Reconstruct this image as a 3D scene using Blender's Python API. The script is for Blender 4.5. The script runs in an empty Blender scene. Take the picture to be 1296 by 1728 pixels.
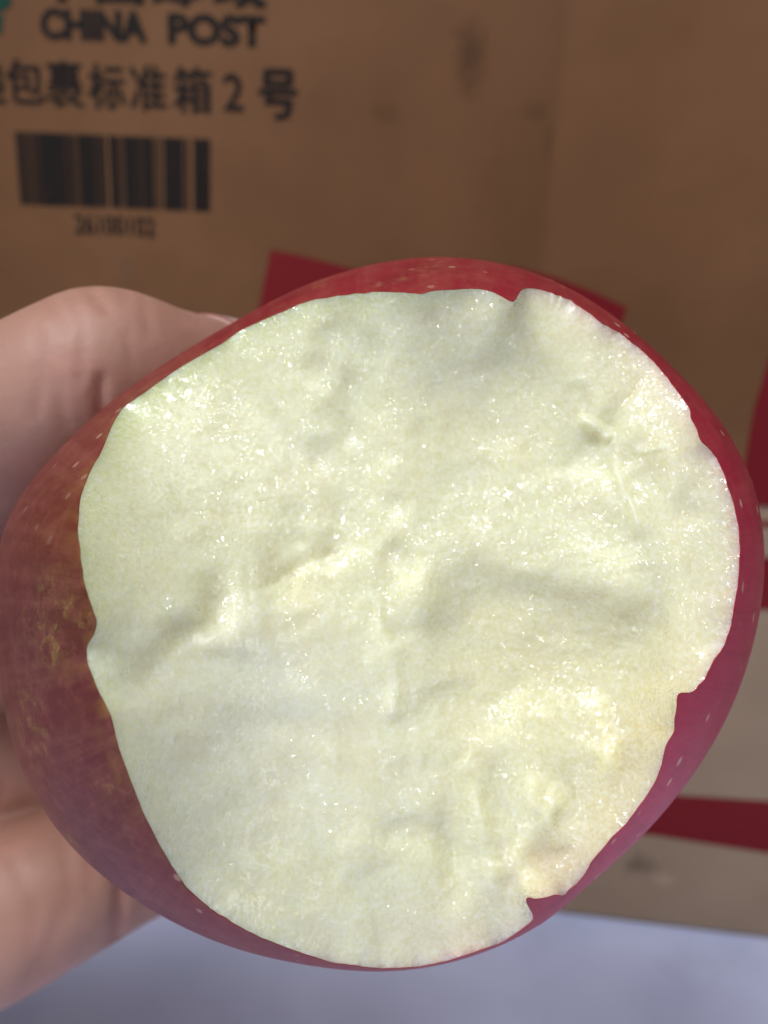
import bpy, bmesh, math, random
import numpy as np
from mathutils import Vector, Matrix

random.seed(3)
rng = np.random.default_rng(7)
S = bpy.context.scene
C = S.collection
R = math.radians

# ------------------------------------------------------------------ camera
FPX = 1300.0                                  # focal length in pixels of a 1296 x 1728 picture
PITCH, YAW, ROLL = R(17.0), R(4.9), R(3.2)
DIST = 0.26                                   # camera to the plane of the box front
CAMH = 0.245                                  # camera above the floor
cd = bpy.data.cameras.new('camera')
cam = bpy.data.objects.new('camera', cd)
C.objects.link(cam)
M3 = Matrix.Rotation(YAW, 3, 'Z') @ Matrix.Rotation(math.pi/2 - PITCH, 3, 'X') @ Matrix.Rotation(ROLL, 3, 'Z')
M4 = M3.to_4x4(); M4.translation = Vector((0, -DIST, CAMH))
cam.matrix_world = M4
cd.sensor_fit = 'HORIZONTAL'; cd.sensor_width = 36.0
cd.lens = 36.0 * FPX / 1296.0
cd.clip_start = 0.002; cd.clip_end = 50
cd.dof.use_dof = True
cd.dof.focus_distance = 0.071
cd.dof.aperture_fstop = 28.0
S.camera = cam
MW = np.array(M4)

# ------------------------------------------------------------------ world and lights (an indoor room by a window)
S.view_settings.view_transform = 'Standard'; S.view_settings.look = 'None'
S.view_settings.exposure = 0.0; S.view_settings.gamma = 1.0
S.cycles.use_denoising = True
S.cycles.max_bounces = 8
w = bpy.data.worlds.new('World'); S.world = w; w.use_nodes = True
w.node_tree.nodes['Background'].inputs[0].default_value = (0.92, 0.94, 1.0, 1)
w.node_tree.nodes['Background'].inputs[1].default_value = 0.10

def area(name, loc, target, sx, sy, power, col):
    l = bpy.data.lights.new(name, 'AREA'); l.shape = 'RECTANGLE'; l.size = sx; l.size_y = sy
    l.energy = power; l.color = col
    o = bpy.data.objects.new(name, l); C.objects.link(o); o.location = loc
    o.rotation_euler = (Vector(target) - Vector(loc)).to_track_quat('-Z', 'Y').to_euler()
    return o
area('window_light', (-0.48, -0.66, 1.10), (0, -0.18, 0.22), 0.32, 0.42, 8.0, (0.97, 0.98, 1.0))
area('low_fill_light', (-0.50, -0.95, 0.16), (-0.02, -0.18, 0.19), 0.24, 0.28, 1.2, (0.93, 0.95, 1.0))  # unseen fill, added for the lower-left flesh glints and the palm
area('right_fill_light', (0.85, -0.85, 0.25), (0, -0.18, 0.20), 0.24, 0.32, .8, (0.97, 0.95, 1.0))  # unseen fill, added to light the right-hand peel
area('overhead_fill_light', (0.10, -0.75, 1.5), (0, -0.10, 0.10), 1.3, 1.0, 9.5, (0.94, 0.96, 1.0))  # large soft overhead area, added for diffuse light

# ------------------------------------------------------------------ helpers
def cam_to_world(P):
    P = np.asarray(P, float)
    return P @ MW[:3, :3].T + MW[:3, 3]
def px_ray(u, v):
    return np.stack([(np.asarray(u, float) - 648)/FPX, (864 - np.asarray(v, float))/FPX, -np.ones_like(np.asarray(u, float))], -1)
def tag(o, label=None, cat=None, kind=None, group=None):
    if label: o['label'] = label
    if cat: o['category'] = cat
    if kind: o['kind'] = kind
    if group: o['group'] = group
    return o
def mesh_np(name, V, F, mat, parent=None, smooth=True, attrs=None):
    me = bpy.data.meshes.new(name)
    V = np.asarray(V, np.float32); F = np.asarray(F, np.int32)
    n = F.shape[1]
    me.vertices.add(len(V)); me.vertices.foreach_set('co', V.ravel())
    me.loops.add(F.size); me.loops.foreach_set('vertex_index', F.ravel())
    me.polygons.add(len(F))
    me.polygons.foreach_set('loop_start', np.arange(0, F.size, n, dtype=np.int32))
    me.update(calc_edges=True); me.validate()
    if smooth: me.polygons.foreach_set('use_smooth', np.ones(len(me.polygons), bool))
    for k, a in (attrs or {}).items():
        a = np.asarray(a, np.float32)
        if a.shape[1] == 4:
            at = me.attributes.new(k, 'FLOAT_COLOR', 'POINT'); at.data.foreach_set('color', a.ravel())
        else:
            at = me.attributes.new(k, 'FLOAT_VECTOR', 'POINT'); at.data.foreach_set('vector', a.ravel())
    if mat: me.materials.append(mat)
    o = bpy.data.objects.new(name, me); C.objects.link(o)
    if parent: o.parent = parent
    return o
def bm_obj(name, bm, mat, parent=None, smooth=False):
    me = bpy.data.meshes.new(name); bm.to_mesh(me); bm.free()
    if smooth: me.polygons.foreach_set('use_smooth', [True]*len(me.polygons))
    if mat: me.materials.append(mat)
    o = bpy.data.objects.new(name, me); C.objects.link(o)
    if parent: o.parent = parent
    return o
def sstep(a, b, x):
    t = np.clip((x - a)/(b - a), 0, 1); return t*t*(3 - 2*t)
_tab = rng.normal(size=(16, 256, 256)); _tab /= 1.0
def vnoise(x, y, k):
    """smooth value noise, unit cell, table k"""
    T = _tab[k % 16]
    xi = np.floor(x).astype(int); yi = np.floor(y).astype(int)
    fx = x - xi; fy = y - yi
    fx = fx*fx*fx*(fx*(fx*6-15)+10); fy = fy*fy*fy*(fy*(fy*6-15)+10)
    a = T[xi % 256, yi % 256]; b = T[(xi+1) % 256, yi % 256]
    c = T[xi % 256, (yi+1) % 256]; d = T[(xi+1) % 256, (yi+1) % 256]
    return (a*(1-fx)+b*fx)*(1-fy) + (c*(1-fx)+d*fx)*fy

class N:
    """small node-tree helper"""
    def __init__(s, name):
        s.m = bpy.data.materials.new(name); s.m.use_nodes = True
        s.t = s.m.node_tree; s.b = s.t.nodes['Principled BSDF']
    def new(s, ty, **kw):
        n = s.t.nodes.new(ty)
        for k, v in kw.items(): setattr(n, k, v)
        return n
    def link(s, a, b): s.t.links.new(a, b)
    def set(s, **kw):
        for k, v in kw.items():
            s.b.inputs[k.replace('_', ' ')].default_value = v
    def noise(s, scale, detail=4, vec=None, rough=.5, dist=0):
        n = s.new('ShaderNodeTexNoise'); n.inputs['Scale'].default_value = scale
        n.inputs['Detail'].default_value = detail; n.inputs['Roughness'].default_value = rough
        n.inputs['Distortion'].default_value = dist
        if vec is not None: s.link(vec, n.inputs['Vector'])
        return n.outputs['Fac']
    def vor(s, scale, vec=None, feature='F1', rnd=1):
        n = s.new('ShaderNodeTexVoronoi'); n.feature = feature
        n.inputs['Scale'].default_value = scale; n.inputs['Randomness'].default_value = rnd
        if vec is not None: s.link(vec, n.inputs['Vector'])
        return n
    def math(s, op, a, b=None, c=None, clamp=False):
        n = s.new('ShaderNodeMath', operation=op, use_clamp=clamp)
        for i, v in enumerate((a, b, c)):
            if v is None: continue
            if isinstance(v, (int, float)): n.inputs[i].default_value = v
            else: s.link(v, n.inputs[i])
        return n.outputs[0]
    def ramp(s, x, lo, hi, a=0., b=1.):
        n = s.new('ShaderNodeMapRange'); n.interpolation_type = 'SMOOTHSTEP'
        s.link(x, n.inputs[0])
        for i, v in enumerate((lo, hi, a, b)): n.inputs[i+1].default_value = v
        return n.outputs[0]
    def mix(s, f, a, b, mode='MIX'):
        n = s.new('ShaderNodeMix', data_type='RGBA', blend_type=mode)
        for i, v in ((0, f), (6, a), (7, b)):
            if isinstance(v, (int, float)): n.inputs[i].default_value = v
            elif isinstance(v, tuple): n.inputs[i].default_value = v if len(v) == 4 else (*v, 1)
            else: s.link(v, n.inputs[i])
        return n.outputs[2]
    def attr(s, name):
        n = s.new('ShaderNodeAttribute'); n.attribute_name = name; return n
    def bump(s, h, strength, dist, prev=None):
        n = s.new('ShaderNodeBump'); n.inputs['Strength'].default_value = strength
        n.inputs['Distance'].default_value = dist
        s.link(h, n.inputs['Height'])
        if prev is not None: s.link(prev, n.inputs['Normal'])
        return n.outputs[0]
    def obj(s):
        return s.new('ShaderNodeTexCoord').outputs['Object']
    def scale(s, vec, v):
        n = s.new('ShaderNodeMapping'); s.link(vec, n.inputs[0]); n.inputs['Scale'].default_value = v
        return n.outputs[0]

# ------------------------------------------------------------------ materials
def box_pt(u, v, y=0.0):
    d = cam_to_world(px_ray(u, v)) - MW[:3, 3]
    t = (y - MW[1, 3])/d[1]
    p = MW[:3, 3] + d*t
    return p[0], p[2]
def m_card(name, dk, lt):
    n = N(name); o = n.obj()
    big = n.noise(7, 4, o, .55); mid = n.noise(45, 5, o, .6)
    fib = n.noise(60, 3, n.scale(o, (1, 1, 9)), .6)
    c = n.mix(n.ramp(big, .3, .72), dk, lt)
    c = n.mix(n.ramp(mid, .35, .75, 0, .25), c, tuple(x*.8 for x in dk))
    c = n.mix(n.ramp(fib, .4, .8, 0, .12), c, tuple(x*1.15 for x in lt))
    # smudges and scuffs
    sm = n.noise(38, 3, n.scale(o, (1, 1, .5)), .5)
    c = n.mix(n.ramp(sm, .66, .76, 0, .55), c, (.12, .075, .05))
    # individual stains and a vertical fold, its light and dark sides painted in
    for (u, v_, rx, rz, k_) in ((795, 95, .0045, .0095, .55), (905, 190, .004, .003, .3), (650, 190, .004, .003, .25), (925, 240, .002, .006, .22),
                                (1085, 1462, .006, .004, .6), (1120, 1485, .004, .003, -.35), (560, 40, .02, .006, -.10), (1150, 420, .03, .012, -.10)):
        px_, pz_ = box_pt(u, v_)
        mp = n.new('ShaderNodeMapping'); n.link(o, mp.inputs[0])
        mp.inputs['Location'].default_value = (-px_/rx, 0, -pz_/rz); mp.inputs['Scale'].default_value = (1/rx, 0, 1/rz)
        ln = n.new('ShaderNodeVectorMath', operation='LENGTH'); n.link(mp.outputs[0], ln.inputs[0])
        dd_ = n.math('ADD', ln.outputs['Value'], n.math('MULTIPLY', n.math('SUBTRACT', n.noise(300, 4, o, .6), .5), 2.2))
        c = n.mix(n.ramp(dd_, 1.5, .2, 0, abs(k_)), c, tuple(x*.35 for x in dk) if k_ > 0 else tuple(x*1.6 for x in lt))
    sx_ = n.new('ShaderNodeSeparateXYZ'); n.link(o, sx_.inputs[0])
    xs_ = n.math('ADD', sx_.outputs[0], n.math('MULTIPLY', n.noise(20, 2, o), .004))
    xb_ = box_pt(930, 300)[0]
    c = n.mix(n.ramp(xs_, xb_, xb_+.006, 0, .10), c, tuple(x*1.25 for x in lt))
    c = n.mix(n.math('MULTIPLY', n.ramp(xs_, xb_-.03, xb_, 0, .25), n.ramp(xs_, xb_, xb_+.003, 1, 0)), c, tuple(x*.7 for x in dk))
    # corrugation just telegraphing through
    wv = n.new('ShaderNodeTexWave'); wv.inputs['Scale'].default_value = 42; wv.inputs['Distortion'].default_value = .6
    wv.inputs['Detail'].default_value = 2; n.link(o, wv.inputs['Vector'])
    n.link(c, n.b.inputs['Base Color']); n.set(Roughness=.62)
    n.b.inputs['Specular IOR Level'].default_value = .15
    h = n.math('ADD', n.math('MULTIPLY', wv.outputs['Fac'], .06), n.math('MULTIPLY', mid, .5))
    n.link(n.bump(h, .35, .0006), n.b.inputs['Normal'])
    return n.m
def m_ink(name, col, wear, under=(.25, .15, .09), rough=.55):
    n = N(name); o = n.obj()
    f = n.noise(420, 4, o, .7); g = n.noise(70, 3, o, .6)
    k = n.math('MULTIPLY', n.ramp(f, .45, .68, 0, 1), n.ramp(g, .38, .62, .25, 1))
    k = n.math('MULTIPLY', k, wear)
    n.link(n.mix(k, col, under), n.b.inputs['Base Color']); n.set(Roughness=rough)
    n.b.inputs['Specular IOR Level'].default_value = .15
    return n.m
def m_floor():
    n = N('pale_floor'); o = n.obj()
    c = n.mix(n.ramp(n.noise(9, 3, o, .5), .3, .7), (.50, .55, .80), (.66, .70, .96))
    c = n.mix(n.ramp(n.noise(28, 4, o, .6), .5, .8, 0, .25), c, (.36, .37, .52))
    n.link(c, n.b.inputs['Base Color']); n.set(Roughness=.5)
    n.link(n.bump(n.noise(80, 3, o), .2, .001), n.b.inputs['Normal'])
    return n.m
def m_skin_hand():
    n = N('hand_skin'); o = n.obj()
    c = n.mix(n.ramp(n.noise(40, 3, o), .35, .68), (.41, .215, .155), (.49, .27, .205))
    c = n.mix(n.ramp(n.noise(160, 3, o), .5, .75, 0, .35), c, (.60, .28, .23))
    a = n.attr('tint')
    c = n.mix(a.outputs['Alpha'], c, a.outputs['Color'])
    n.link(c, n.b.inputs['Base Color'])
    n.set(Roughness=.55, Subsurface_Weight=.35, Subsurface_Scale=.0035)
    n.b.inputs['Subsurface Radius'].default_value = (1, .35, .2)
    v = n.vor(900, o).outputs['Distance']
    v2 = n.noise(500, 3, n.scale(o, (1, 1, 2.5)))
    b = n.bump(v, .2, .00012); b = n.bump(v2, .2, .00015, b)
    n.link(b, n.b.inputs['Normal'])
    return n.m
def m_nail():
    n = N('nail'); n.set(Base_Color=(.70, .47, .44, 1), Roughness=.28, Subsurface_Weight=.2, Subsurface_Scale=.001)
    return n.m
def m_flesh():
    n = N('wet_apple_flesh'); o = n.obj()
    a = n.attr('tint').outputs['Color']
    g1 = n.noise(2600, 3, o, .6); g2 = n.noise(700, 3, o, .55); g3 = n.noise(160, 3, o, .5)
    c = n.mix(n.ramp(g1, .38, .66, 0, .38), a, (.96, .96, .84))
    c = n.mix(n.ramp(g3, .45, .72, 0, .30), c, (.80, .72, .42))
    c = n.mix(n.ramp(g2, .5, .75, 0, .18), c, (.62, .56, .33))
    cellc = n.new('ShaderNodeSeparateColor'); n.link(n.vor(1700, o).outputs['Color'], cellc.inputs[0])
    c = n.mix(n.math('MULTIPLY', cellc.outputs[0], .16), c, (.66, .62, .38))
    c = n.mix(n.math('MULTIPLY', cellc.outputs[1], .16), c, (.98, .98, .90))
    n.link(c, n.b.inputs['Base Color'])
    n.set(Roughness=.5, Subsurface_Weight=.85, Subsurface_Scale=.0036, Coat_Weight=1.0, Coat_Roughness=.09, Coat_IOR=1.5)
    n.b.inputs['Specular IOR Level'].default_value = .3
    n.b.inputs['Subsurface Radius'].default_value = (1, .85, .42)
    # granular cell texture under the juice
    vg = n.vor(1500, o, 'SMOOTH_F1').outputs['Distance']
    n.link(n.bump(vg, .3, .00020), n.b.inputs['Normal'])
    # the wet surface is broken into tiny facets (burst cells), each mirroring its own direction
    def vm(op, a, b):
        m = n.new('ShaderNodeVectorMath', operation=op)
        for k, v in enumerate((a, b)):
            if isinstance(v, tuple): m.inputs[k].default_value = v
            elif v is not None: n.link(v, m.inputs[k])
        return m
    nz = n.new('ShaderNodeTexNoise'); nz.inputs['Scale'].default_value = 1500; nz.inputs['Detail'].default_value = 1; n.link(o, nz.inputs['Vector'])
    wv_ = vm('ADD', o, vm('MULTIPLY', nz.outputs['Color'], (.0006, .0006, .0006)).outputs[0]).outputs[0]
    def facets(scale, amount, mask):
        c_ = n.vor(scale, wv_).outputs['Color']
        d_ = vm('SUBTRACT', c_, (.5, .5, .5)).outputs[0]
        m = n.new('ShaderNodeVectorMath', operation='SCALE'); n.link(d_, m.inputs[0])
        n.link(n.math('MULTIPLY', mask, amount), m.inputs['Scale']); return m.outputs[0]
    mA = n.ramp(n.noise(190, 3, o), .42, .62, .13, 1)
    mB = n.ramp(n.noise(130, 3, o), .48, .60, 0, 1)
    f1 = facets(4600, 1.05, mA); f2 = facets(1900, .7, mB)
    cw = n.bump(g2, .25, .0005)
    sm_ = vm('ADD', vm('ADD', cw, f1).outputs[0], f2).outputs[0]
    nn_ = vm('NORMALIZE', sm_, None).outputs[0]
    n.link(nn_, n.b.inputs['Coat Normal'])
    return n.m
def m_peel():
    n = N('red_apple_peel'); o = n.obj()
    a = n.attr('tint'); st = n.attr('streak').outputs['Vector']
    c = a.outputs['Color']
    s1 = n.noise(16, 5, n.scale(st, (1, 1, .10)), .65)          # long streaks down the fruit
    s2 = n.noise(55, 4, n.scale(st, (1, 1, .12)), .6)
    c = n.mix(n.ramp(s1, .42, .68, 0, .18), c, n.mix(.5, c, (.50, .22, .14)))
    c = n.mix(n.ramp(s2, .45, .75, 0, .22), c, (.15, .012, .02))
    # yellow-green mottle where the tint's alpha allows it
    mt = n.noise(700, 4, o, .75); mt2 = n.noise(110, 3, o, .6)
    k = n.math('MULTIPLY', n.ramp(mt, .44, .74, 0, .42), n.ramp(mt2, .44, .76))
    k = n.math('MULTIPLY', k, a.outputs['Alpha'])
    c = n.mix(k, c, (.42, .34, .075))
    c = n.mix(n.ramp(n.noise(420, 5, o, .75), .42, .66, 0, .18), c, n.mix(.5, c, (.60, .22, .16)))
    c = n.mix(n.ramp(n.noise(90, 4, o, .6), .48, .66, 0, .28), c, (.12, .010, .014))
    # lenticels: pale dots drawn out a little
    v = n.vor(400, n.scale(o, (1, 1, .62))); dot = n.ramp(v.outputs['Distance'], .19, .08)
    dm = n.math('MULTIPLY', n.ramp(n.noise(120, 2, o), .30, .42), n.math('SUBTRACT', 1.0, a.outputs['Alpha']))
    pk = n.new('ShaderNodeSeparateColor'); n.link(v.outputs['Color'], pk.inputs[0])
    k2 = n.math('MULTIPLY', n.math('MULTIPLY', dot, dm), n.ramp(pk.outputs[0], .15, .4, 0, .9))
    c = n.mix(k2, c, (.80, .55, .38))
    n.link(c, n.b.inputs['Base Color'])
    n.set(Roughness=.40, Subsurface_Weight=.12, Subsurface_Scale=.001, Coat_Weight=.0)
    n.b.inputs['Specular IOR Level'].default_value = .15
    n.b.inputs['Subsurface Radius'].default_value = (1, .3, .3)
    n.link(n.bump(n.noise(900, 3, o), .15, .0002), n.b.inputs['Normal'])
    return n.m
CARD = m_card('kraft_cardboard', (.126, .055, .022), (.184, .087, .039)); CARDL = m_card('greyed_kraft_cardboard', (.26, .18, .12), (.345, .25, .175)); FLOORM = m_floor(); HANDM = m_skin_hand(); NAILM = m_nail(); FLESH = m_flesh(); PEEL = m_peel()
INK = m_ink('black_print', (.010, .007, .006), .14, (.11, .06, .035))
GREEN = m_ink('green_print', (.004, .045, .030), .15)
RED = m_ink('red_print', (.17, .008, .012), .15, (.13, .03, .02), .5)
EDGE = m_ink('cut_board_edge', (.42, .30, .21), .3)

# ------------------------------------------------------------------ floor
bm = bmesh.new()
bmesh.ops.create_grid(bm, x_segments=40, y_segments=40, size=3)
fl = bm_obj('floor', bm, FLOORM); tag(fl, kind='structure'); fl.location = (0, 0, 0)

# ------------------------------------------------------------------ cardboard box, front plane at y = 0
SEAM = box_pt(1290, 864)[1]
root = bpy.data.objects.new('cardboard_box', None); C.objects.link(root); root.location = (0, 0, 0)
tag(root, 'brown cardboard parcel box with black and red print, standing behind the apple', 'box')
X0, X1, TOP, DEP, TH = -0.26, 0.30, 0.46, 0.26, 0.004
def slab(name, x0, x1, y0, y1, z0, z1, mat=CARD, bev=.0012, cuts=0, parent=root):
    bm = bmesh.new(); bmesh.ops.create_cube(bm, size=1)
    for v in bm.verts:
        v.co = Vector((x0+(v.co.x+.5)*(x1-x0), y0+(v.co.y+.5)*(y1-y0), z0+(v.co.z+.5)*(z1-z0)))
    if bev: bmesh.ops.bevel(bm, geom=bm.edges[:], offset=bev, segments=2, affect='EDGES')
    return bm_obj(name, bm, mat, parent)
slab('front_panel', X0, X1, 0, TH, SEAM+.0016, TOP)
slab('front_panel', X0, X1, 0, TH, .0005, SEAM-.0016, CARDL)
slab('fold_edge', X0+.002, X1-.002, .0012, TH-.0005, SEAM-.0018, SEAM+.0018, EDGE, 0)
slab('side_panel', X0, X0+TH, TH+.0003, DEP-TH-.0003, .0005, TOP)
slab('side_panel', X1-TH, X1, TH+.0003, DEP-TH-.0003, .0005, TOP)
slab('back_panel', X0, X1, DEP-TH, DEP, .0005, TOP)
slab('top_flap', X0+TH, X1-TH, TH+.0006, DEP/2-.0006, TOP-TH, TOP-.0004)
slab('top_flap', X0+TH, X1-TH, DEP/2+.0006, DEP-TH-.0006, TOP-TH, TOP-.0004)

# print: thin ink films on the front of the box
PY = -0.00025
def text_print(name, s, u0, u1, vb, vt, bold=0.0, mat=INK, heavy=.00025):
    """text set so that its left end, right end and baseline fall at the measured spots on the box front"""
    fc = bpy.data.curves.new('lettering', 'FONT'); fc.body = s; fc.size = 1; fc.offset = bold
    fc.resolution_u = 4
    t = bpy.data.objects.new('lettering', fc); C.objects.link(t)
    dg = bpy.context.evaluated_depsgraph_get(); dg.update()
    me = bpy.data.meshes.new_from_object(t.evaluated_get(dg))
    bpy.data.objects.remove(t)
    n = len(me.vertices); co = np.zeros(n*3, np.float32); me.vertices.foreach_get('co', co); co = co.reshape(-1, 3)
    xa, za = box_pt(u0, vb[0]); xb, zb = box_pt(u1, vb[1]); xt, zt = box_pt(u0, vt)
    zbase = (za+zb)/2
    lo, hi = co[:, 0].min(), co[:, 0].max(); yl, yh = co[:, 1].min(), co[:, 1].max()
    X = xa + (co[:, 0]-lo)/(hi-lo)*(xb-xa)
    Z = za + (co[:, 0]-lo)/(hi-lo)*(zb-za) + (co[:, 1]-yl)/(yh-yl)*(zt-za)
    co2 = np.stack([X, np.full(n, PY), Z], -1).astype(np.float32)
    me.vertices.foreach_set('co', co2.ravel()); me.update()
    b2 = bmesh.new(); b2.from_mesh(me)
    g0 = list(b2.verts) + list(b2.edges) + list(b2.faces)
    for k, (sx, sz) in enumerate(((1, .3), (-1, -.3), (.2, 1))):
        g = bmesh.ops.duplicate(b2, geom=g0)['geom']
        for v_ in [e for e in g if isinstance(e, bmesh.types.BMVert)]:
            v_.co += Vector((sx*heavy, -.00002*(k+1), sz*heavy))
    b2.to_mesh(me); b2.free()
    me.materials.clear(); me.materials.append(mat)
    o = bpy.data.objects.new(name, me); C.objects.link(o); o.parent = root
    return o
text_print('lettering', 'CHINA', 72, 247, (66, 72), 15, .018, heavy=.0004)
text_print('lettering', 'POST', 286, 446, (74, 80), 24, .018, heavy=.0004)
for ch, a, b in (('中', 66, 146), ('国', 166, 240), ('邮', 262, 340), ('政', 364, 448)):
    text_print('lettering', ch, a, b, (2 + (a-66)*.034, 2 + (b-66)*.034), -70, .012, heavy=.0007)
for ch, a, b, top, bot in (('递', -54, 11, 101, 174), ('包', 14, 76, 100, 174), ('裹', 82, 142, 102, 181), ('标', 152, 212, 108, 183),
                           ('准', 222, 282, 110, 186), ('箱', 294, 357, 113, 190), ('2', 378, 410, 125, 186), ('号', 438, 499, 119, 200)):
    text_print('lettering', ch, a, b, (bot, bot+2), top, 0, heavy=.0006 if ch == '号' else .00028)
text_print('lettering', '26100102', 128, 262, (394, 400), 361, .0, heavy=.00012)

def poly_print(name, pts, mat, parent=root, y=PY):
    bm = bmesh.new()
    vs = [bm.verts.new((box_pt(u, v)[0], y, box_pt(u, v)[1])) for u, v in pts]
    f = bm.faces.new(vs)
    bm.normal_update()
    if f.normal.y > 0: f.normal_flip()
    bmesh.ops.triangulate(bm, faces=bm.faces[:])
    return bm_obj(name, bm, mat, parent)
bm = bmesh.new()
bars = [(26,33),(36,38.5),(41.5,45),(48,49.5),(53,58),(61,63.5),(66,80),(81.6,88),(89.5,96),(97.5,105),(107,109),(112,116.5),(119,121),(124,126),(130,134),(136,143),(145,152),(154,160),(163,168),(170.5,172),(175,177),
        (184,190),(192,195),(197,198.5),(202,204),(208,214),(215.5,220),(222,229),(231.5,237),(240,244),(246,252),(254,258),(262,263.5),(268,270),(276,281),(283,290),(292,298),(300,308),(312,313),(316,317.5),(327,333),(335,340),(342,345),(347,354)]
for a, b in bars:
    def bp(u, s):   # s: 0 top 1 bottom
        f = (u-26)/(354-26)
        return (u + s*10*(1-f), (222 + f*13) if s == 0 else (345 + f*12))
    a -= .5; b += .6; q = [bp(a, 0), bp(b, 0), bp(b, 1), bp(a, 1)]
    vs = [bm.verts.new((box_pt(*p)[0], PY, box_pt(*p)[1])) for p in q]
    bm.faces.new(vs[::-1])
bm_obj('barcode', bm, INK, root)
poly_print('emblem', [(-40, -40), (22, -40), (19, 8), (8, 18), (-40, 21)], GREEN)
poly_print('emblem', [(-40, 27), (6, 24), (3, 56), (-40, 66)], GREEN)
poly_print('red_print', [(457, 421), (520, 434), (640, 465), (640, 600), (425, 560), (440, 505)], RED)
poly_print('red_print', [(860, 448), (935, 467), (1000, 492), (1058, 519), (1046, 552), (990, 640), (860, 600)], RED)
poly_print('red_print', [(1330, 540), (1296, 610), (1272, 690), (1258, 770), (1246, 850), (1262, 852), (1340, 854)], RED)
poly_print('red_print', [(1180, 878), (1340, 880), (1340, 890), (1180, 887)], RED)
poly_print('red_print', [(1180, 936), (1340, 942), (1340, 1030), (1180, 1026)], RED)
poly_print('red_print', [(960, 1328), (1150, 1342), (1340, 1354), (1340, 1446), (1110, 1410), (960, 1392)], RED)

# ------------------------------------------------------------------ apple: silhouette and bite rim measured from the photo
SIL = [(0,885),(-6,960),(-6,1040),(2,1170),(30,1285),(100,1402),(200,1494),(300,1557),(400,1601),(480,1620),(560,1633),(650,1639),(720,1632),(780,1617),(900,1567),
       (1000,1480),(1100,1392),(1150,1332),(1200,1262),(1250,1150),(1280,1030),(1289,950),(1281,850),(1250,765),(1200,688),(1130,616),(1050,545),
       (950,480),(850,447),(740,435),(640,446),(500,489),(400,544),(300,603),(200,672),(100,765),(40,830)]
RIM = [(560,501),(536,504),(504,514),(480,525),(440,542),(404,559),(375,580),(324,608),(294,627),(242,664),(207,688),(190,716),(173,758),(150,801),(136,839),
       (131,893),(141,977),(152,1015),(165,1050),(158,1074),(146,1090),(147,1117),(166,1165),(188,1208),(201,1262),(220,1315),(243,1374),(268,1423),(290,1461),
       (315,1498),(359,1536),(402,1562),(436,1580),(471,1594),(510,1608),(560,1624),(640,1634),(700,1632),(760,1620),(843,1592),(876,1571),(901,1552),
       (897,1538),(886,1521),(889,1511),(905,1519),(925,1513),(938,1508),(953,1513),(958,1501),(975,1490),(985,1476),(1004,1447),(1029,1418),(1058,1387),
       (1087,1348),(1103,1323),(1116,1294),(1124,1257),(1138,1232),(1140,1203),(1143,1168),(1169,1168),(1186,1149),(1203,1116),(1223,1088),(1235,1050),
       (1244,991),(1249,932),(1246,885),(1237,849),(1223,806),(1207,770),(1191,753),(1178,739),(1177,724),(1164,704),(1165,692),(1156,680),(1136,652),(1113,621),
       (1085,593),(1050,566),(1006,538),(963,507),(931,494),(900,487),(884,487),(876,494),(868,511),(857,506),(833,494),(809,487),(773,488),(741,490),(725,493),
       (709,497),(661,493),(629,493),(581,498)]
LC = 0.102
a0 = px_ray(640, 1037); a0 = a0/np.linalg.norm(a0)                 # axis from camera to fruit centre
CEN = a0*LC
ex = np.array([1., 0, 0]); ex -= ex@a0*a0; ex /= np.linalg.norm(ex)
ey = np.cross(ex, a0); ey /= np.linalg.norm(ey)
if ey[1] < 0: ey = -ey
s = np.array(SIL, float); rs = px_ray(s[:, 0], s[:, 1]); rs /= np.linalg.norm(rs, axis=1)[:, None]
ts = np.arctan2(rs@ey, rs@ex); rr = LC*np.sin(np.arccos(rs@a0))
o_ = np.argsort(ts); ts, rr = ts[o_], rr[o_]
TT = np.linspace(-np.pi, np.pi, 721)[:-1]
RT = np.interp(TT, np.r_[ts-2*np.pi, ts, ts+2*np.pi], np.r_[rr, rr, rr])
ft = np.fft.rfft(RT); ft *= np.exp(-(np.arange(len(ft))/16.)**2); RT = np.fft.irfft(ft, 720)
def Rth(th): return np.interp(th, np.r_[TT, np.pi], np.r_[RT, RT[0]])
RMEAN = RT.mean()
def surf_r(d):
    """radius of the fruit in direction d (camera space unit vectors from its centre)"""
    th = np.arctan2(d@ey, d@ex); c = d@a0; sn = np.sqrt(np.clip(1-c*c, 0, 1))
    k = sstep(.0, .7, sn)
    r = RMEAN*(1-k) + Rth(th)*k
    back = sstep(.55, 1.0, c)
    return r*(1 - .16*back)                                        # the hollow at the far end
def hit(u, v):
    d = px_ray(u, v); d = d/np.linalg.norm(d, axis=1)[:, None]
    t0 = np.full(len(d), .045); done = np.zeros(len(d), bool); out = (d@CEN)
    best = np.full(len(d), 1e9); bt = out.copy()
    for t in np.linspace(.04, .115, 1500):
        q = d*t - CEN; l = np.linalg.norm(q, axis=1); g = l - surf_r(q/l[:, None])
        new = (~done) & (g <= 0); out[new] = t; done |= new
        b = g < best; best[b] = g[b]; bt[b] = t
    out[~done] = bt[~done]
    return d*out[:, None], d, out
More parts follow.
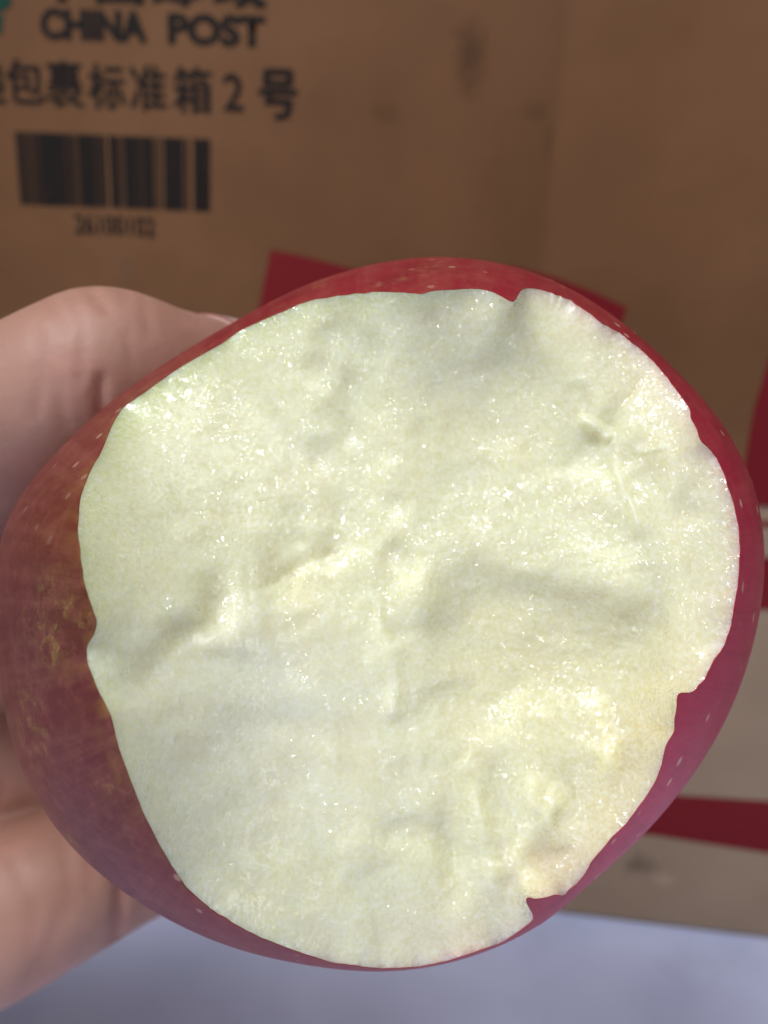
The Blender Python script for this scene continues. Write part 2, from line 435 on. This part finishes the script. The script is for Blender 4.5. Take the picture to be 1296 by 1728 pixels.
# closed smooth-ish rim curve resampled by length
rp = np.array(RIM, float)[::-1]
cl = np.r_[rp, rp[:1]]
sl = np.r_[0, np.cumsum(np.hypot(*np.diff(cl, axis=0).T))]
NA = 1000
q = np.linspace(0, sl[-1], NA+1)[:-1]
RU = np.interp(q, sl, cl[:, 0]); RV = np.interp(q, sl, cl[:, 1])
def csmooth(a, n, it=1):
    for _ in range(it): a = (np.roll(a, 1) + 2*a + np.roll(a, -1))/4
    return a
RU = csmooth(RU, 1, 4); RV = csmooth(RV, 1, 4)
jit = rng.normal(size=NA); jit = csmooth(jit, 1, 6); jit2 = csmooth(rng.normal(size=NA), 1, 6)
lowj = np.where((RU > 900) | (RV < 520), 1.0, .35)
RU += jit*1.2*lowj; RV += jit2*1.2*lowj
jf = np.stack([csmooth(rng.normal(size=NA), 1, 1) for _ in range(2)])
ru_ = csmooth(rng.uniform(size=NA), 1, 120); ru_ = sstep(.0, .06, ru_-.5)*np.where(RU > 860, 1.0, .5)
RUs, RVs = RU.copy(), RV.copy()
RU = RU + jf[0]*.9*ru_; RV = RV + jf[1]*.9*ru_
rimP, rimD, rimT = hit(RU, RV)
cen_uv = np.array([660., 1040.])
NR = 400
rad = np.linspace(0, 1, NR+1)[1:]**.85
thr = np.arctan2(RV-cen_uv[1], RU-cen_uv[0])
# harmonic extension of the rim's depth
o_ = np.argsort(thr); tu = np.linspace(-np.pi, np.pi, 1025)[:-1]
tr = csmooth(rimT, 1, 400)
fu = np.fft.rfft(np.interp(tu, np.r_[thr[o_]-2*np.pi, thr[o_], thr[o_]+2*np.pi], np.tile(tr[o_], 3)))/1024
def harm(r, th):
    z = np.full(np.broadcast(r, th).shape, fu[0].real)
    for k in range(1, 14):
        z = z + 2*r**k*(fu[k]*np.exp(1j*k*(th+np.pi))).real
    return z
r2 = rad[:, None]; th2 = thr[None, :]
# away from the skin the grid follows a smoothed outline, so a nick in the rim stays a nick
SU = csmooth(RU, 1, 2500); SVV = csmooth(RV, 1, 2500)
kk = r2**16
U = cen_uv[0] + r2*(SU-cen_uv[0])[None, :] + kk*(RUs-SU)[None, :] + r2**110*(RU-RUs)[None, :]
V = cen_uv[1] + r2*(SVV-cen_uv[1])[None, :] + kk*(RVs-SVV)[None, :] + r2**110*(RV-RVs)[None, :]
th2 = np.arctan2(V-cen_uv[1], U-cen_uv[0])
T = harm(r2, th2); dT = rimT - harm(1.0, thr); dA = csmooth(dT, 1, 60); dB = csmooth(dT, 1, 8)
T += dA[None, :]*r2**14 + (dB-dA)[None, :]*r2**30 + (dT-dB)[None, :]*r2**110


WU = U + 5*vnoise(U/50, V/50, 1) + 1.0*vnoise(U/16, V/16, 2); WV = V + 5*vnoise(U/50, V/50, 3) + 1.0*vnoise(U/16, V/16, 4)
def gau(cx, cy, sx, sy, ang=0):
    c, s_ = math.cos(R(ang)), math.sin(R(ang)); dx, dy = WU-cx, WV-cy
    a = (dx*c+dy*s_)/sx; b = (-dx*s_+dy*c)/sy
    return np.exp(-.5*(a*a+b*b))
def line(pts, wdt, taper=True):
    """falloff around a polyline"""
    best = np.full(U.shape, 1e9)
    for (x0, y0), (x1, y1) in zip(pts[:-1], pts[1:]):
        L2 = (x1-x0)**2+(y1-y0)**2
        t = np.clip(((WU-x0)*(x1-x0)+(WV-y0)*(y1-y0))/L2, 0, 1)
        best = np.minimum(best, (WU-x0-t*(x1-x0))**2 + (WV-y0-t*(y1-y0))**2)
    wv_ = wdt*(1+.35*vnoise(U/45+3, V/45, 13))
    return np.exp(-.5*best/np.clip(wv_, wdt*.5, None)**2)*(1+.35*vnoise(U/60, V/60+7, 14)).clip(.2, 1.6)
def sdline(pts):
    """signed distance style field: positive below the polyline (image down)"""
    xs = [p[0] for p in pts]; ys = [p[1] for p in pts]
    return WV - np.interp(WU, xs, ys)
def build_height():
    H = np.zeros(U.shape)
    H += 1.2*(1 - r2**2.2)                                     # gentle dome, rounding over at the skin
    wx = U + 26*vnoise(U/75, V/75, 1); wy = V + 26*vnoise(U/75, V/75, 2)
    # soft troughs left by the teeth
    H += -1.05*line([(598, 900), (604, 800), (592, 680), (578, 560)], 34)
    H += .35*line([(660, 880), (690, 740), (700, 600)], 55)
    H += -.30*gau(405, 680, 26, 60, 20) - .3*gau(470, 720, 20, 55, -20) + .35*gau(330, 760, 60, 90, 30)
    H += -.35*line([(250, 900), (360, 960), (480, 930)], 40)
    # seed-core slot at left with its raised lens below
    slot = [(262, 1118), (300, 1068), (350, 1036), (430, 1003), (500, 965), (560, 940)]
    H += -.35*line(slot, 15) - .85*line(slot, 42)
    H += .35*gau(515, 1020, 85, 28, -21) - .22*line([(300, 1112), (420, 1092), (520, 1058), (598, 990)], 12)
    H += -.5*gau(556, 948, 20, 15, -30)
    H += .55*gau(262, 1078, 20, 26) + .25*gau(300, 1100, 24, 14, -40)
    H += -.6*gau(190, 1050, 35, 18, 20)
    H += -.5*gau(420, 1130, 90, 30, -12)
    # the four bites: facets meeting in soft ridges at the core
    fx_ = 1/(1+np.exp(-(WU-665)/26.)); gy_ = 1/(1+np.exp(-(WV-1010)/30.))
    H += -1.5*np.exp(-.5*((WU-400)/170)**2-.5*((WV-800)/150)**2)          # upper left scoop
    H += -1.3*np.exp(-.5*((WU-800)/150)**2-.5*((WV-740)/140)**2)          # upper right scoop
    H += -1.3*np.exp(-.5*((WU-440)/150)**2-.5*((WV-1290)/150)**2)         # lower left scoop
    # the deep one right of the core: steep along its upper and left rims, open to the right
    up_ = np.interp(WU, [600, 700, 880, 1000, 1120, 1200], [960, 930, 962, 992, 1010, 1020])
    dpt = 1/(1+np.exp(-(WV-up_-22)/17.)) * 1/(1+np.exp(-(WU-745-.35*(1060-WV).clip(0, 150))/24.)) * 1/(1+np.exp((WV-1235-.25*(WU-800))/120.)) * 1/(1+np.exp((WU-1115+.12*(WV-1000))/22.))
    H += -3.3*dpt
    H += .5*gau(830, 1380, 120, 90, 10) - 1.3*gau(1120, 1330, 110, 150, 20)
    global dpt_
    dpt_ = dpt
    H += 1.5*gau(845, 548, 62, 42)
    # core centre
    H += 1.25*gau(712, 1003, 30, 36) - .55*line([(672, 925), (652, 1000), (672, 1065)], 13) - .4*gau(640, 985, 30, 50) + .55*line([(600, 905), (640, 965), (655, 1050), (668, 1200)], 17)
    H += -.2*line([(690, 930), (655, 985)], 16) - .35*gau(755, 1070, 40, 30)
    sd = sdline([(690, 915), (780, 932), (880, 962), (1010, 992), (1100, 1000)])
    m = sstep(680, 730, U)*(1-sstep(980, 1100, U))
    H += -.1*sstep(-16, 34, sd)*np.exp(-np.clip(sd, 0, None)/130.)*m
    # lower and right side: deep tooth marks
    H += -1.0*gau(1010, 1140, 120, 75, -10) - 1.4*gau(1085, 1190, 55, 70, 20) - .7*gau(860, 1130, 90, 60)
    H += .9*gau(1160, 1080, 30, 60, 15)
    H += 1.5*gau(1022, 1275, 21, 38, -8) - .7*gau(1060, 1300, 22, 45)
    H += -1.2*gau(757, 1435, 15, 45, -8) - 1.0*gau(860, 1370, 19, 55, -15) - 1.5*gau(938, 1455, 30, 28, 20) - .9*gau(965, 1340, 22, 40, -18)
    H += .8*line([(800, 1300), (812, 1400), (840, 1500)], 13) + .9*line([(905, 1330), (925, 1390), (945, 1425)], 12)
    H += -.9*gau(880, 1500, 25, 18) + .5*gau(880, 1440, 14, 30) + .5*gau(740, 1260, 60, 24) - .5*gau(680, 1330, 30, 60)
    H += -.8*gau(700, 1410, 40, 24, 20) + .5*gau(620, 1420, 60, 25, -25) - .2*line([(560, 1470), (640, 1420), (700, 1400)], 20)
    H += -.5*gau(910, 1540, 40, 16, -25) + .5*gau(800, 1560, 30, 22)
    # right upper: torn ridges
    H += .9*line([(985, 712), (1010, 722), (1024, 742)], 6) - .5*gau(996, 765, 28, 24, -40) - .4*line([(960, 800), (1000, 750)], 12)
    H += -.7*line([(1080, 640), (1050, 680), (1025, 730)], 14) + .5*gau(1000, 640, 34, 50, 10)
    H += -.8*gau(1080, 800, 38, 28, -15) - .4*gau(1062, 835, 12, 24) + .7*line([(1040, 790), (1056, 830), (1075, 880)], 9)
    H += .9*gau(1145, 800, 28, 22, 30) + .55*line([(1075, 765), (1110, 757)], 6) - .6*gau(1165, 860, 18, 26)
    H += -.6*gau(1100, 960, 20, 60, -10) + .6*gau(1060, 1000, 24, 50, 25) + .6*gau(1140, 960, 18, 60, -8)
    H += .45*gau(930, 560, 50, 40)
    H += .3*line([(870, 800), (960, 900), (1030, 960)], 30) - .25*line([(930, 840), (1000, 900), (1060, 930)], 26)
    H += .25*gau(740, 1130, 60, 30) - .4*gau(520, 1230, 70, 20, 10) + .3*gau(380, 1330, 80, 30, -30)
    # broad and fine irregularity; rougher on the right and at the bottom
    ro = .25 + .55*sstep(700, 1050, U + .35*(V-900)) + .35*sstep(1300, 1500, V)
    H += ro*(.26*vnoise(wx/110, wy/110, 3) + .17*vnoise(wx/55+9, wy/55, 4)) + ro**2*(.035*vnoise(wx/26, wy/26, 5) + .006*vnoise(wx/12, wy/12, 6))
    # scrape lines running outward from the core
    an = np.arctan2(V-1000, U-670); rd = np.hypot(U-670, V-1000)
    rp_ = np.abs(vnoise(an*17+40 + rd/400, rd/190, 7))
    H += ro*.07*sstep(.12, .45, r2)*(rp_-.6)*sstep(640, 1100, U+.5*(V-1000))
    ri = 1-np.abs(vnoise(wx/60+50, wy/60, 8))
    H += .05*ro*np.clip(ri, -1, 1)
    H += .008*vnoise(U/6, V/6, 9) + .004*vnoise(U/3.2, V/3.2, 10)
    return H*(1 - r2**12)
H = build_height()
T = T - H*.001
dirs = px_ray(U.ravel(), V.ravel()); dirs /= np.linalg.norm(dirs, axis=1)[:, None]
P = dirs*T.ravel()[:, None]
dc = px_ray(cen_uv[0], cen_uv[1]); dc = dc/np.linalg.norm(dc)
Pc = dc*(T[0].mean())
FV = np.vstack([P, Pc[None]])
FV[(NR-1)*NA:NR*NA] = rimP
# pigment of the flesh, with some light and shade tinted in
col = np.ones(U.shape + (3,))*np.array([.79, .785, .485])
def tint(wt, c):
    global col
    wt = np.clip(wt, 0, 1)[..., None]; col = col*(1-wt) + np.array(c)*wt
edge = (1-r2)*np.hypot(RU-cen_uv[0], RV-cen_uv[1])[None, :]     # px from the skin
nz1 = vnoise(U/60, V/60, 11)*.5; nz2 = vnoise(U/130, V/130, 12)*.5
right = sstep(-.2, .5, np.cos(th2 - R(8)) + .25*nz1)
tint(.34*right*np.exp(-edge/60.)*(.8+.5*nz1), (.84, .56, .36))
tint(.65*right*np.exp(-edge/9.), (.84, .38, .32))
left = sstep(.1, .8, np.cos(th2 + R(145)))
tint(.85*left*np.exp(-edge/24.), (.66, .70, .22))
wgt = np.exp(-.5*((U-235)/70)**2-.5*((V-670)/70)**2)
tint(.8*wgt*np.exp(-edge/22.), (.50, .56, .12))
tint((1-right)*.35*np.exp(-edge/14.), (.74, .76, .42))
tint(.7*gau(1105, 1235, 48, 75, 15), (.74, .54, .24)); tint(.4*gau(1050, 1400, 50, 60, 35), (.78, .56, .32))
tint(.45*gau(1060, 1330, 70, 110, 25), (.72, .62, .32))
tint(.45*gau(945, 1462, 40, 30), (.78, .52, .30)); tint(.25*gau(860, 1580, 60, 20), (.8, .58, .40))
tint(.55*line([(262, 1118), (300, 1068), (430, 1003), (560, 940)], 30), (.76, .71, .30))
tint(.35*gau(440, 1090, 110, 25, -15), (.80, .78, .42)); tint(.35*gau(760, 1420, 25, 60), (.76, .74, .30))
tint(.30*gau(560, 1450, 120, 40, -15), (.80, .80, .40)); tint(.35*gau(1000, 1120, 160, 110), (.78, .70, .42))
tint(.30*gau(640, 1020, 60, 90), (.82, .80, .44)); tint(.25*gau(870, 720, 110, 130), (.82, .79, .45))
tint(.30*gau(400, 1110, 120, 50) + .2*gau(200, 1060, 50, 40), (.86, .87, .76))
tint(.6*dpt_, (.74, .69, .33))  # warm shade of the deep hollow put into the colour
tint(.55*gau(420, 1260, 190, 150), (.86, .86, .72))  # whiter flesh; the tint also brightens the dim lower left
tint(.18*sstep(.1, .9, nz2), (.80, .76, .46)); tint(.18*sstep(.1, .9, -nz2), (.88, .88, .72))
colr = np.vstack([col.reshape(-1, 3), col[0].mean(0)[None]]); colr = np.c_[colr, np.ones(len(colr))]
ii = np.arange(NR-1)[:, None]*NA; jj = np.arange(NA)[None, :]; j1 = (jj+1) % NA
quad = np.stack([ii+jj, ii+NA+jj, ii+NA+j1, ii+j1], -1).reshape(-1, 4)

apple = bpy.data.objects.new('apple', None); C.objects.link(apple)
apple_loc = cam_to_world(CEN + a0*RMEAN*.8)
apple.location = apple_loc
tag(apple, 'large red apple with its front bitten off, showing wet cream flesh, held in a hand', 'apple')
def orient(V_, F_, out_ref):
    """flip faces if they look away from out_ref"""
    a, b, c = V_[F_[:, 0]], V_[F_[:, 1]], V_[F_[:, 2]]
    n = np.cross(b-a, c-a); m = (a+c)/2
    if (np.einsum('ij,ij->i', n, out_ref(m)) > 0).mean() < .5: F_ = F_[:, ::-1]
    return F_
quad = orient(FV, quad, lambda m: -m)
FVW = cam_to_world(FV) - apple_loc
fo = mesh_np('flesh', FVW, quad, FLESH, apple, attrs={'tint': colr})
# close the tiny middle with a fan
bm = bmesh.new(); bm.from_mesh(fo.data); bm.verts.ensure_lookup_table()
cv = bm.verts[NR*NA]
for j in range(NA):
    try:
        f = bm.faces.new((bm.verts[j], bm.verts[(j+1) % NA], cv)); f.smooth = True
    except ValueError: pass
bmesh.ops.recalc_face_normals(bm, faces=bm.faces[:])
nn = sum((f.normal for f in list(bm.faces)[:2000]), Vector())
if nn.dot(Vector(cam_to_world(np.zeros(3)) - cam_to_world(Pc))) < 0:
    bmesh.ops.reverse_faces(bm, faces=bm.faces[:])
bm.to_mesh(fo.data); bm.free()

# skin: from the rim round to the far side
NS = 150
ss = np.linspace(0, 1, NS)**1.5
rd = rimP - CEN; rl = np.linalg.norm(rd, axis=1); rdn = rd/rl[:, None]
cosb = np.clip(rdn@a0, -1, 1); ang = np.arccos(cosb)
tang = rdn - cosb[:, None]*a0; tang /= np.linalg.norm(tang, axis=1)[:, None]
tang_s = np.stack([csmooth(tang[:, k], 1, 60) for k in range(3)], -1)
SV = [rimP.copy()]
thk = .00006
for k, sv in enumerate(ss):
    al = ang*(1-sv)                       # angle from the far axis
    tg = tang*(1-min(1, sv*6)) + tang_s*min(1, sv*6)
    tg = tg - (tg@a0)[:, None]*a0; tg /= np.linalg.norm(tg, axis=1)[:, None]
    d = np.cos(al)[:, None]*a0 + np.sin(al)[:, None]*tg
    r_ = surf_r(d)
    if k == 0: corr = rl - r_
    r_ = r_ + corr*np.exp(-sv*14) + thk
    thn = np.arctan2(d@ey, d@ex)
    r_ = r_*(1 + .004*np.sin(5*thn+1)*np.sin(al)*min(1, sv*4))
    SV.append(CEN + d*r_[:, None])
SV = np.array(SV); NSR = len(SV)
SVf = SV.reshape(-1, 3)
ii = np.arange(NSR-1)[:, None]*NA
sq = np.stack([ii+jj, ii+NA+jj, ii+NA+j1, ii+j1], -1).reshape(-1, 4)
sq = orient(SVf, sq, lambda m: m-CEN)
dn = SVf-CEN; dn /= np.linalg.norm(dn, axis=1)[:, None]
tv = np.arctan2(dn@ey, dn@ex); cz = dn@a0
def near(deg, wdt):       # weight around an image angle (0 right, 90 up)
    dlt = (tv-R(deg)+np.pi) % (2*np.pi) - np.pi
    return np.exp(-.5*(dlt/R(wdt))**2)
pc = np.ones((len(SVf), 3))*np.array([.28, .016, .028])
al_ = np.full(len(SVf), .25)
def ptint(wt, c):
    global pc
    wt = np.clip(wt, 0, 1)[:, None]; pc = pc*(1-wt)+np.array(c)*wt
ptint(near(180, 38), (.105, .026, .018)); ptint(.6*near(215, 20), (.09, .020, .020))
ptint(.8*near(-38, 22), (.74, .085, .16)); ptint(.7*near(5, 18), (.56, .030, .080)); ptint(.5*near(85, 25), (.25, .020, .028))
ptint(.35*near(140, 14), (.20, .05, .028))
al_ += .75*near(100, 22) + .7*near(180, 30) + .5*near(215, 15)
fring = np.exp(-((np.arange(NSR)-1).clip(0)/3.))[:, None]*np.ones(NA)[None, :]
ptint(.4*fring.ravel()*near(0, 60), (.36, .02, .03))
spk = vnoise(tv*30, cz*40, 2)*.5+.5
ptint(.5*np.exp(-((np.arange(NSR)-1).clip(0)/9.))[:, None].repeat(NA, 1).ravel()*near(180, 45)*spk.clip(0, 1.3), (.27, .15, .03))
streak = np.stack([np.cos(tv), np.sin(tv), cz*1.0], -1)
mesh_np('peel', cam_to_world(SVf)-apple_loc, sq, PEEL, apple, attrs={'tint': np.c_[pc, np.clip(al_, 0, 1)], 'streak': streak})

# ------------------------------------------------------------------ the hand: one continuous surface grown from tapered limbs
def P3(u, v, z): return (px_ray(u, v)*z)
def on_apple(deg, lat, off):
    """point outside the fruit: image angle deg, lat = degrees behind the widest ring"""
    d = (math.cos(R(deg))*ex + math.sin(R(deg))*ey)*math.cos(R(lat)) + a0*math.sin(R(lat))
    return CEN + d*(surf_r(d[None])[0] + off)
MM = .001
chains = []
# thumb over the upper left of the fruit
chains.append([(P3(-520, 1010, .128), 19*MM), (P3(-250, 880, .114), 16*MM), (P3(-60, 752, .1005), 12.0*MM), (P3(60, 688, .0985), 11.2*MM), (P3(150, 642, .0975), 10.9*MM),
               (P3(190, 630, .098), 10.8*MM), (P3(268, 645, .102), 10.1*MM), (P3(345, 645, .110), 9.2*MM), (P3(405, 646, .117), 8.2*MM)])
# palm and heel
heel = [(P3(-560, 1620, .150), 19*MM), (P3(-260, 1590, .142), 18*MM), (P3(-60, 1560, .136), 15.5*MM), (P3(90, 1500, .138), 13.5*MM), (P3(215, 1452, .145), 11.6*MM),
        (P3(310, 1420, .152), 10*MM), (on_apple(232, 55, 9*MM), 9*MM), (on_apple(250, 80, 8.2*MM), 8.2*MM), (on_apple(20, 78, 7.6*MM), 7.6*MM), (on_apple(0, 66, 7*MM), 6.6*MM)]
chains.append(heel)
palm = [(P3(-520, 1150, .150), 20*MM), (P3(-250, 1180, .150), 18*MM), (P3(-60, 1200, .156), 14*MM), (P3(100, 1180, .164), 11*MM)]
chains.append(palm)
chains.append([(P3(-330, 1270, .146), 18*MM), (P3(-120, 1280, .147), 15.5*MM), (P3(60, 1285, .154), 12.5*MM)])
chains.append([(P3(-330, 1050, .138), 17*MM), (P3(-110, 1085, .143), 14*MM), (P3(60, 1080, .152), 12*MM)])
chains.append([(P3(-500, 1380, .152), 20*MM), (P3(-240, 1390, .150), 18*MM), (P3(-30, 1380, .152), 14*MM), (P3(130, 1340, .160), 11*MM)])
chains.append([(P3(-400, 1000, .140), 17*MM), (P3(-150, 970, .126), 13*MM), (P3(10, 985, .140), 11*MM)])
# three more fingers, hidden behind the fruit, each its own length
for (da, la, dk, lk, dt, lt, st) in ((168, 38, 130, 72, 60, 52, (30, 960, .150)), (182, 42, 150, 84, 38, 58, (100, 1180, .164)), (203, 42, 215, 84, 15, 66, (130, 1340, .160))):
    chains.append([(P3(*st), 11*MM), (on_apple(da, la, 9.5*MM), 9.6*MM), (on_apple(dk, lk, 8.8*MM), 8.8*MM),
                   (on_apple((dk+dt)/2, (lk+lt)/2+14, 8.2*MM), 8.2*MM), (on_apple(dt, lt, 7.4*MM), 7.2*MM)])
# wrist and forearm leaving the frame
chains.append([(P3(-300, 1100, .150), 19*MM), (P3(-650, 1300, .160), 24*MM), (P3(-1050, 1500, .175), 27*MM), (P3(-1500, 1800, .20), 32*MM)])
chains.append([(P3(-300, 1500, .148), 19*MM), (P3(-650, 1480, .160), 24*MM), (P3(-1050, 1650, .175), 27*MM), (P3(-1500, 1900, .20), 32*MM)])
hand_loc = cam_to_world(P3(-650, 1400, .160))
bm = bmesh.new()
def capsule(p0, r0, p1, r1):
    p0 = Vector(cam_to_world(p0)-hand_loc); p1 = Vector(cam_to_world(p1)-hand_loc)
    ax = p1-p0; L = ax.length
    if L < 1e-6: return
    qn = ax.normalized().to_track_quat('Z', 'Y').to_matrix()
    nseg, prof = 28, []
    sn = (r0-r1)/L; sn = max(-.95, min(.95, sn)); al = math.asin(sn)
    for k in range(8):                                   # start cap
        t = -math.pi/2 + (math.pi/2+al)*k/7; prof.append((r0*math.cos(t), r0*math.sin(t)))
    for k in range(8):
        t = al + (math.pi/2-al)*k/7; prof.append((r1*math.cos(t), L + r1*math.sin(t)))
    rings = []
    for rr_, zz in prof:
        rings.append([bm.verts.new(p0 + qn@Vector((max(rr_, 1e-5)*math.cos(2*math.pi*j/nseg), max(rr_, 1e-5)*math.sin(2*math.pi*j/nseg), zz))) for j in range(nseg)])
    for a_, b_ in zip(rings[:-1], rings[1:]):
        for j in range(nseg): bm.faces.new((a_[j], a_[(j+1) % nseg], b_[(j+1) % nseg], b_[j]))
    bm.faces.new(rings[0][::-1]); bm.faces.new(rings[-1])
def dense(ch, n=4):
    """Catmull-Rom the chain so that it bends smoothly"""
    pts = [np.r_[np.asarray(p), r_] for p, r_ in ch]; out = []
    for i in range(len(pts)-1):
        p0 = pts[max(i-1, 0)]; p1 = pts[i]; p2 = pts[i+1]; p3 = pts[min(i+2, len(pts)-1)]
        for k in range(n):
            t = k/n
            out.append(.5*((2*p1)+(-p0+p2)*t+(2*p0-5*p1+4*p2-p3)*t*t+(-p0+3*p1-3*p2+p3)*t**3))
    out.append(pts[-1]); return out
for ch in chains:
    dd = dense(ch)
    for a_, b_ in zip(dd[:-1], dd[1:]): capsule(a_[:3], a_[3], b_[:3], b_[3])
tmp = bm_obj('tmp', bm, None)
md = tmp.modifiers.new('r', 'REMESH'); md.mode = 'VOXEL'; md.voxel_size = .00075
md = tmp.modifiers.new('s', 'SMOOTH'); md.factor = .5; md.iterations = 24
dg = bpy.context.evaluated_depsgraph_get(); dg.update()
hm = bpy.data.meshes.new_from_object(tmp.evaluated_get(dg)); bpy.data.objects.remove(tmp)
hm.name = 'hand'
n = len(hm.vertices); co = np.zeros(n*3, np.float32); hm.vertices.foreach_get('co', co); co = co.reshape(-1, 3)
no = np.zeros(n*3, np.float32); hm.vertices.foreach_get('normal', no); no = no.reshape(-1, 3)
cc = (co + hand_loc - MW[:3, 3]) @ MW[:3, :3]            # camera space
uu = 648 + FPX*cc[:, 0]/-cc[:, 2]; vv = 864 - FPX*cc[:, 1]/-cc[:, 2]
front = ((no @ MW[:3, :3]) * (-cc/np.linalg.norm(cc, axis=1)[:, None])).sum(1) > 0
def crease(pts, wdt):
    best = np.full(n, 1e9)
    for (x0, y0), (x1, y1) in zip(pts[:-1], pts[1:]):
        L2 = (x1-x0)**2+(y1-y0)**2
        t = np.clip(((uu-x0)*(x1-x0)+(vv-y0)*(y1-y0))/L2, 0, 1)
        best = np.minimum(best, (uu-x0-t*(x1-x0))**2+(vv-y0-t*(y1-y0))**2)
    return np.exp(-.5*best/wdt**2)*front
dsp = np.zeros(n); tw = np.zeros(n)
CR = [([(140, 478), (158, 500), (178, 522)], 6, .25), ([(78, 508), (100, 535), (108, 560)], 6, .22), ([(208, 488), (214, 505)], 5, .15),
      ([(118, 500), (140, 560), (135, 640)], 6, .16), ([(60, 560), (72, 640), (60, 700)], 7, .14), ([(240, 500), (252, 560)], 6, .12),
      ([(95, 640), (110, 720)], 6, .12), ([(215, 560), (222, 620)], 6, .10), ([(172, 700), (168, 665), (171, 640)], 8, .45), ([(202, 1440), (206, 1490), (200, 1560), (196, 1600)], 9, .55),
      ([(110, 1420), (120, 1510), (80, 1600), (40, 1680)], 12, .16), ([(20, 1450), (60, 1530), (50, 1600)], 10, .12), ([(140, 1330), (160, 1430), (150, 1500)], 10, .14),
      ([(0, 1330), (-40, 1450), (-60, 1600)], 12, .4)]
for pts, wdt, dp in CR:
    cdp = crease(pts, wdt); dsp += cdp*dp*1.3*MM; tw = np.maximum(tw, cdp*min(1, dp*1.8))
co2 = co - no*dsp[:, None]
hm.vertices.foreach_set('co', co2.astype(np.float32).ravel())
at = hm.attributes.new('tint', 'FLOAT_COLOR', 'POINT')
tc = np.zeros((n, 4), np.float32); tc[:, :3] = (.42, .17, .13); tc[:, 3] = tw*.6
at.data.foreach_set('color', tc.ravel())
hm.polygons.foreach_set('use_smooth', [True]*len(hm.polygons)); hm.update()
hm.materials.clear(); hm.materials.append(HANDM)
hand = bpy.data.objects.new('hand', hm); C.objects.link(hand); hand.location = hand_loc
tag(hand, 'bare hand coming in from the left, thumb over the apple and palm behind it', 'hand')
# thumb nail, seen edge-on behind the peel
tipc = P3(405, 646, .117); pr = P3(345, 645, .110); axd = tipc-pr; axd /= np.linalg.norm(axd)
upv = P3(375, 520, .113)-P3(375, 655, .113); upv -= upv@axd*axd; upv /= np.linalg.norm(upv)
sd_ = np.cross(axd, upv)
gv = []; nu, nv = 14, 14
for i in range(nu):
    for j in range(nv):
        x = (i/(nu-1)-.5)*2; y = (j/(nv-1)-.5)*2
        l = x*5.5*MM*(1-.12*y*y); a_ = y*.85
        rr_ = (9.35 - .3*x)*MM
        gv.append(tipc*.45+pr*.55 + axd*(l+2.0*MM) + (upv*math.cos(a_)+sd_*math.sin(a_))*rr_)
gv = np.array(gv)
top = cam_to_world(gv)-hand_loc
cdir = cam_to_world(gv - (tipc*.5+pr*.5))-cam_to_world(np.zeros(3))
bot = cam_to_world(gv + (tipc*.5+pr*.5-gv)*.07)-hand_loc
VV = np.vstack([top, bot]); F = []
for i in range(nu-1):
    for j in range(nv-1):
        a_ = i*nv+j; F.append((a_, a_+1, a_+nv+1, a_+nv)); F.append((a_+nu*nv, a_+nv+nu*nv, a_+nv+1+nu*nv, a_+1+nu*nv))
bd = [(0, j) for j in range(nv)] + [(i, nv-1) for i in range(1, nu)] + [(nu-1, j) for j in range(nv-2, -1, -1)] + [(i, 0) for i in range(nu-2, 0, -1)]
for (a_, b_) in zip(bd, bd[1:]+bd[:1]):
    p_, q_ = a_[0]*nv+a_[1], b_[0]*nv+b_[1]; F.append((p_, q_, q_+nu*nv, p_+nu*nv))
mesh_np('nail', VV, F, NAILM, hand)
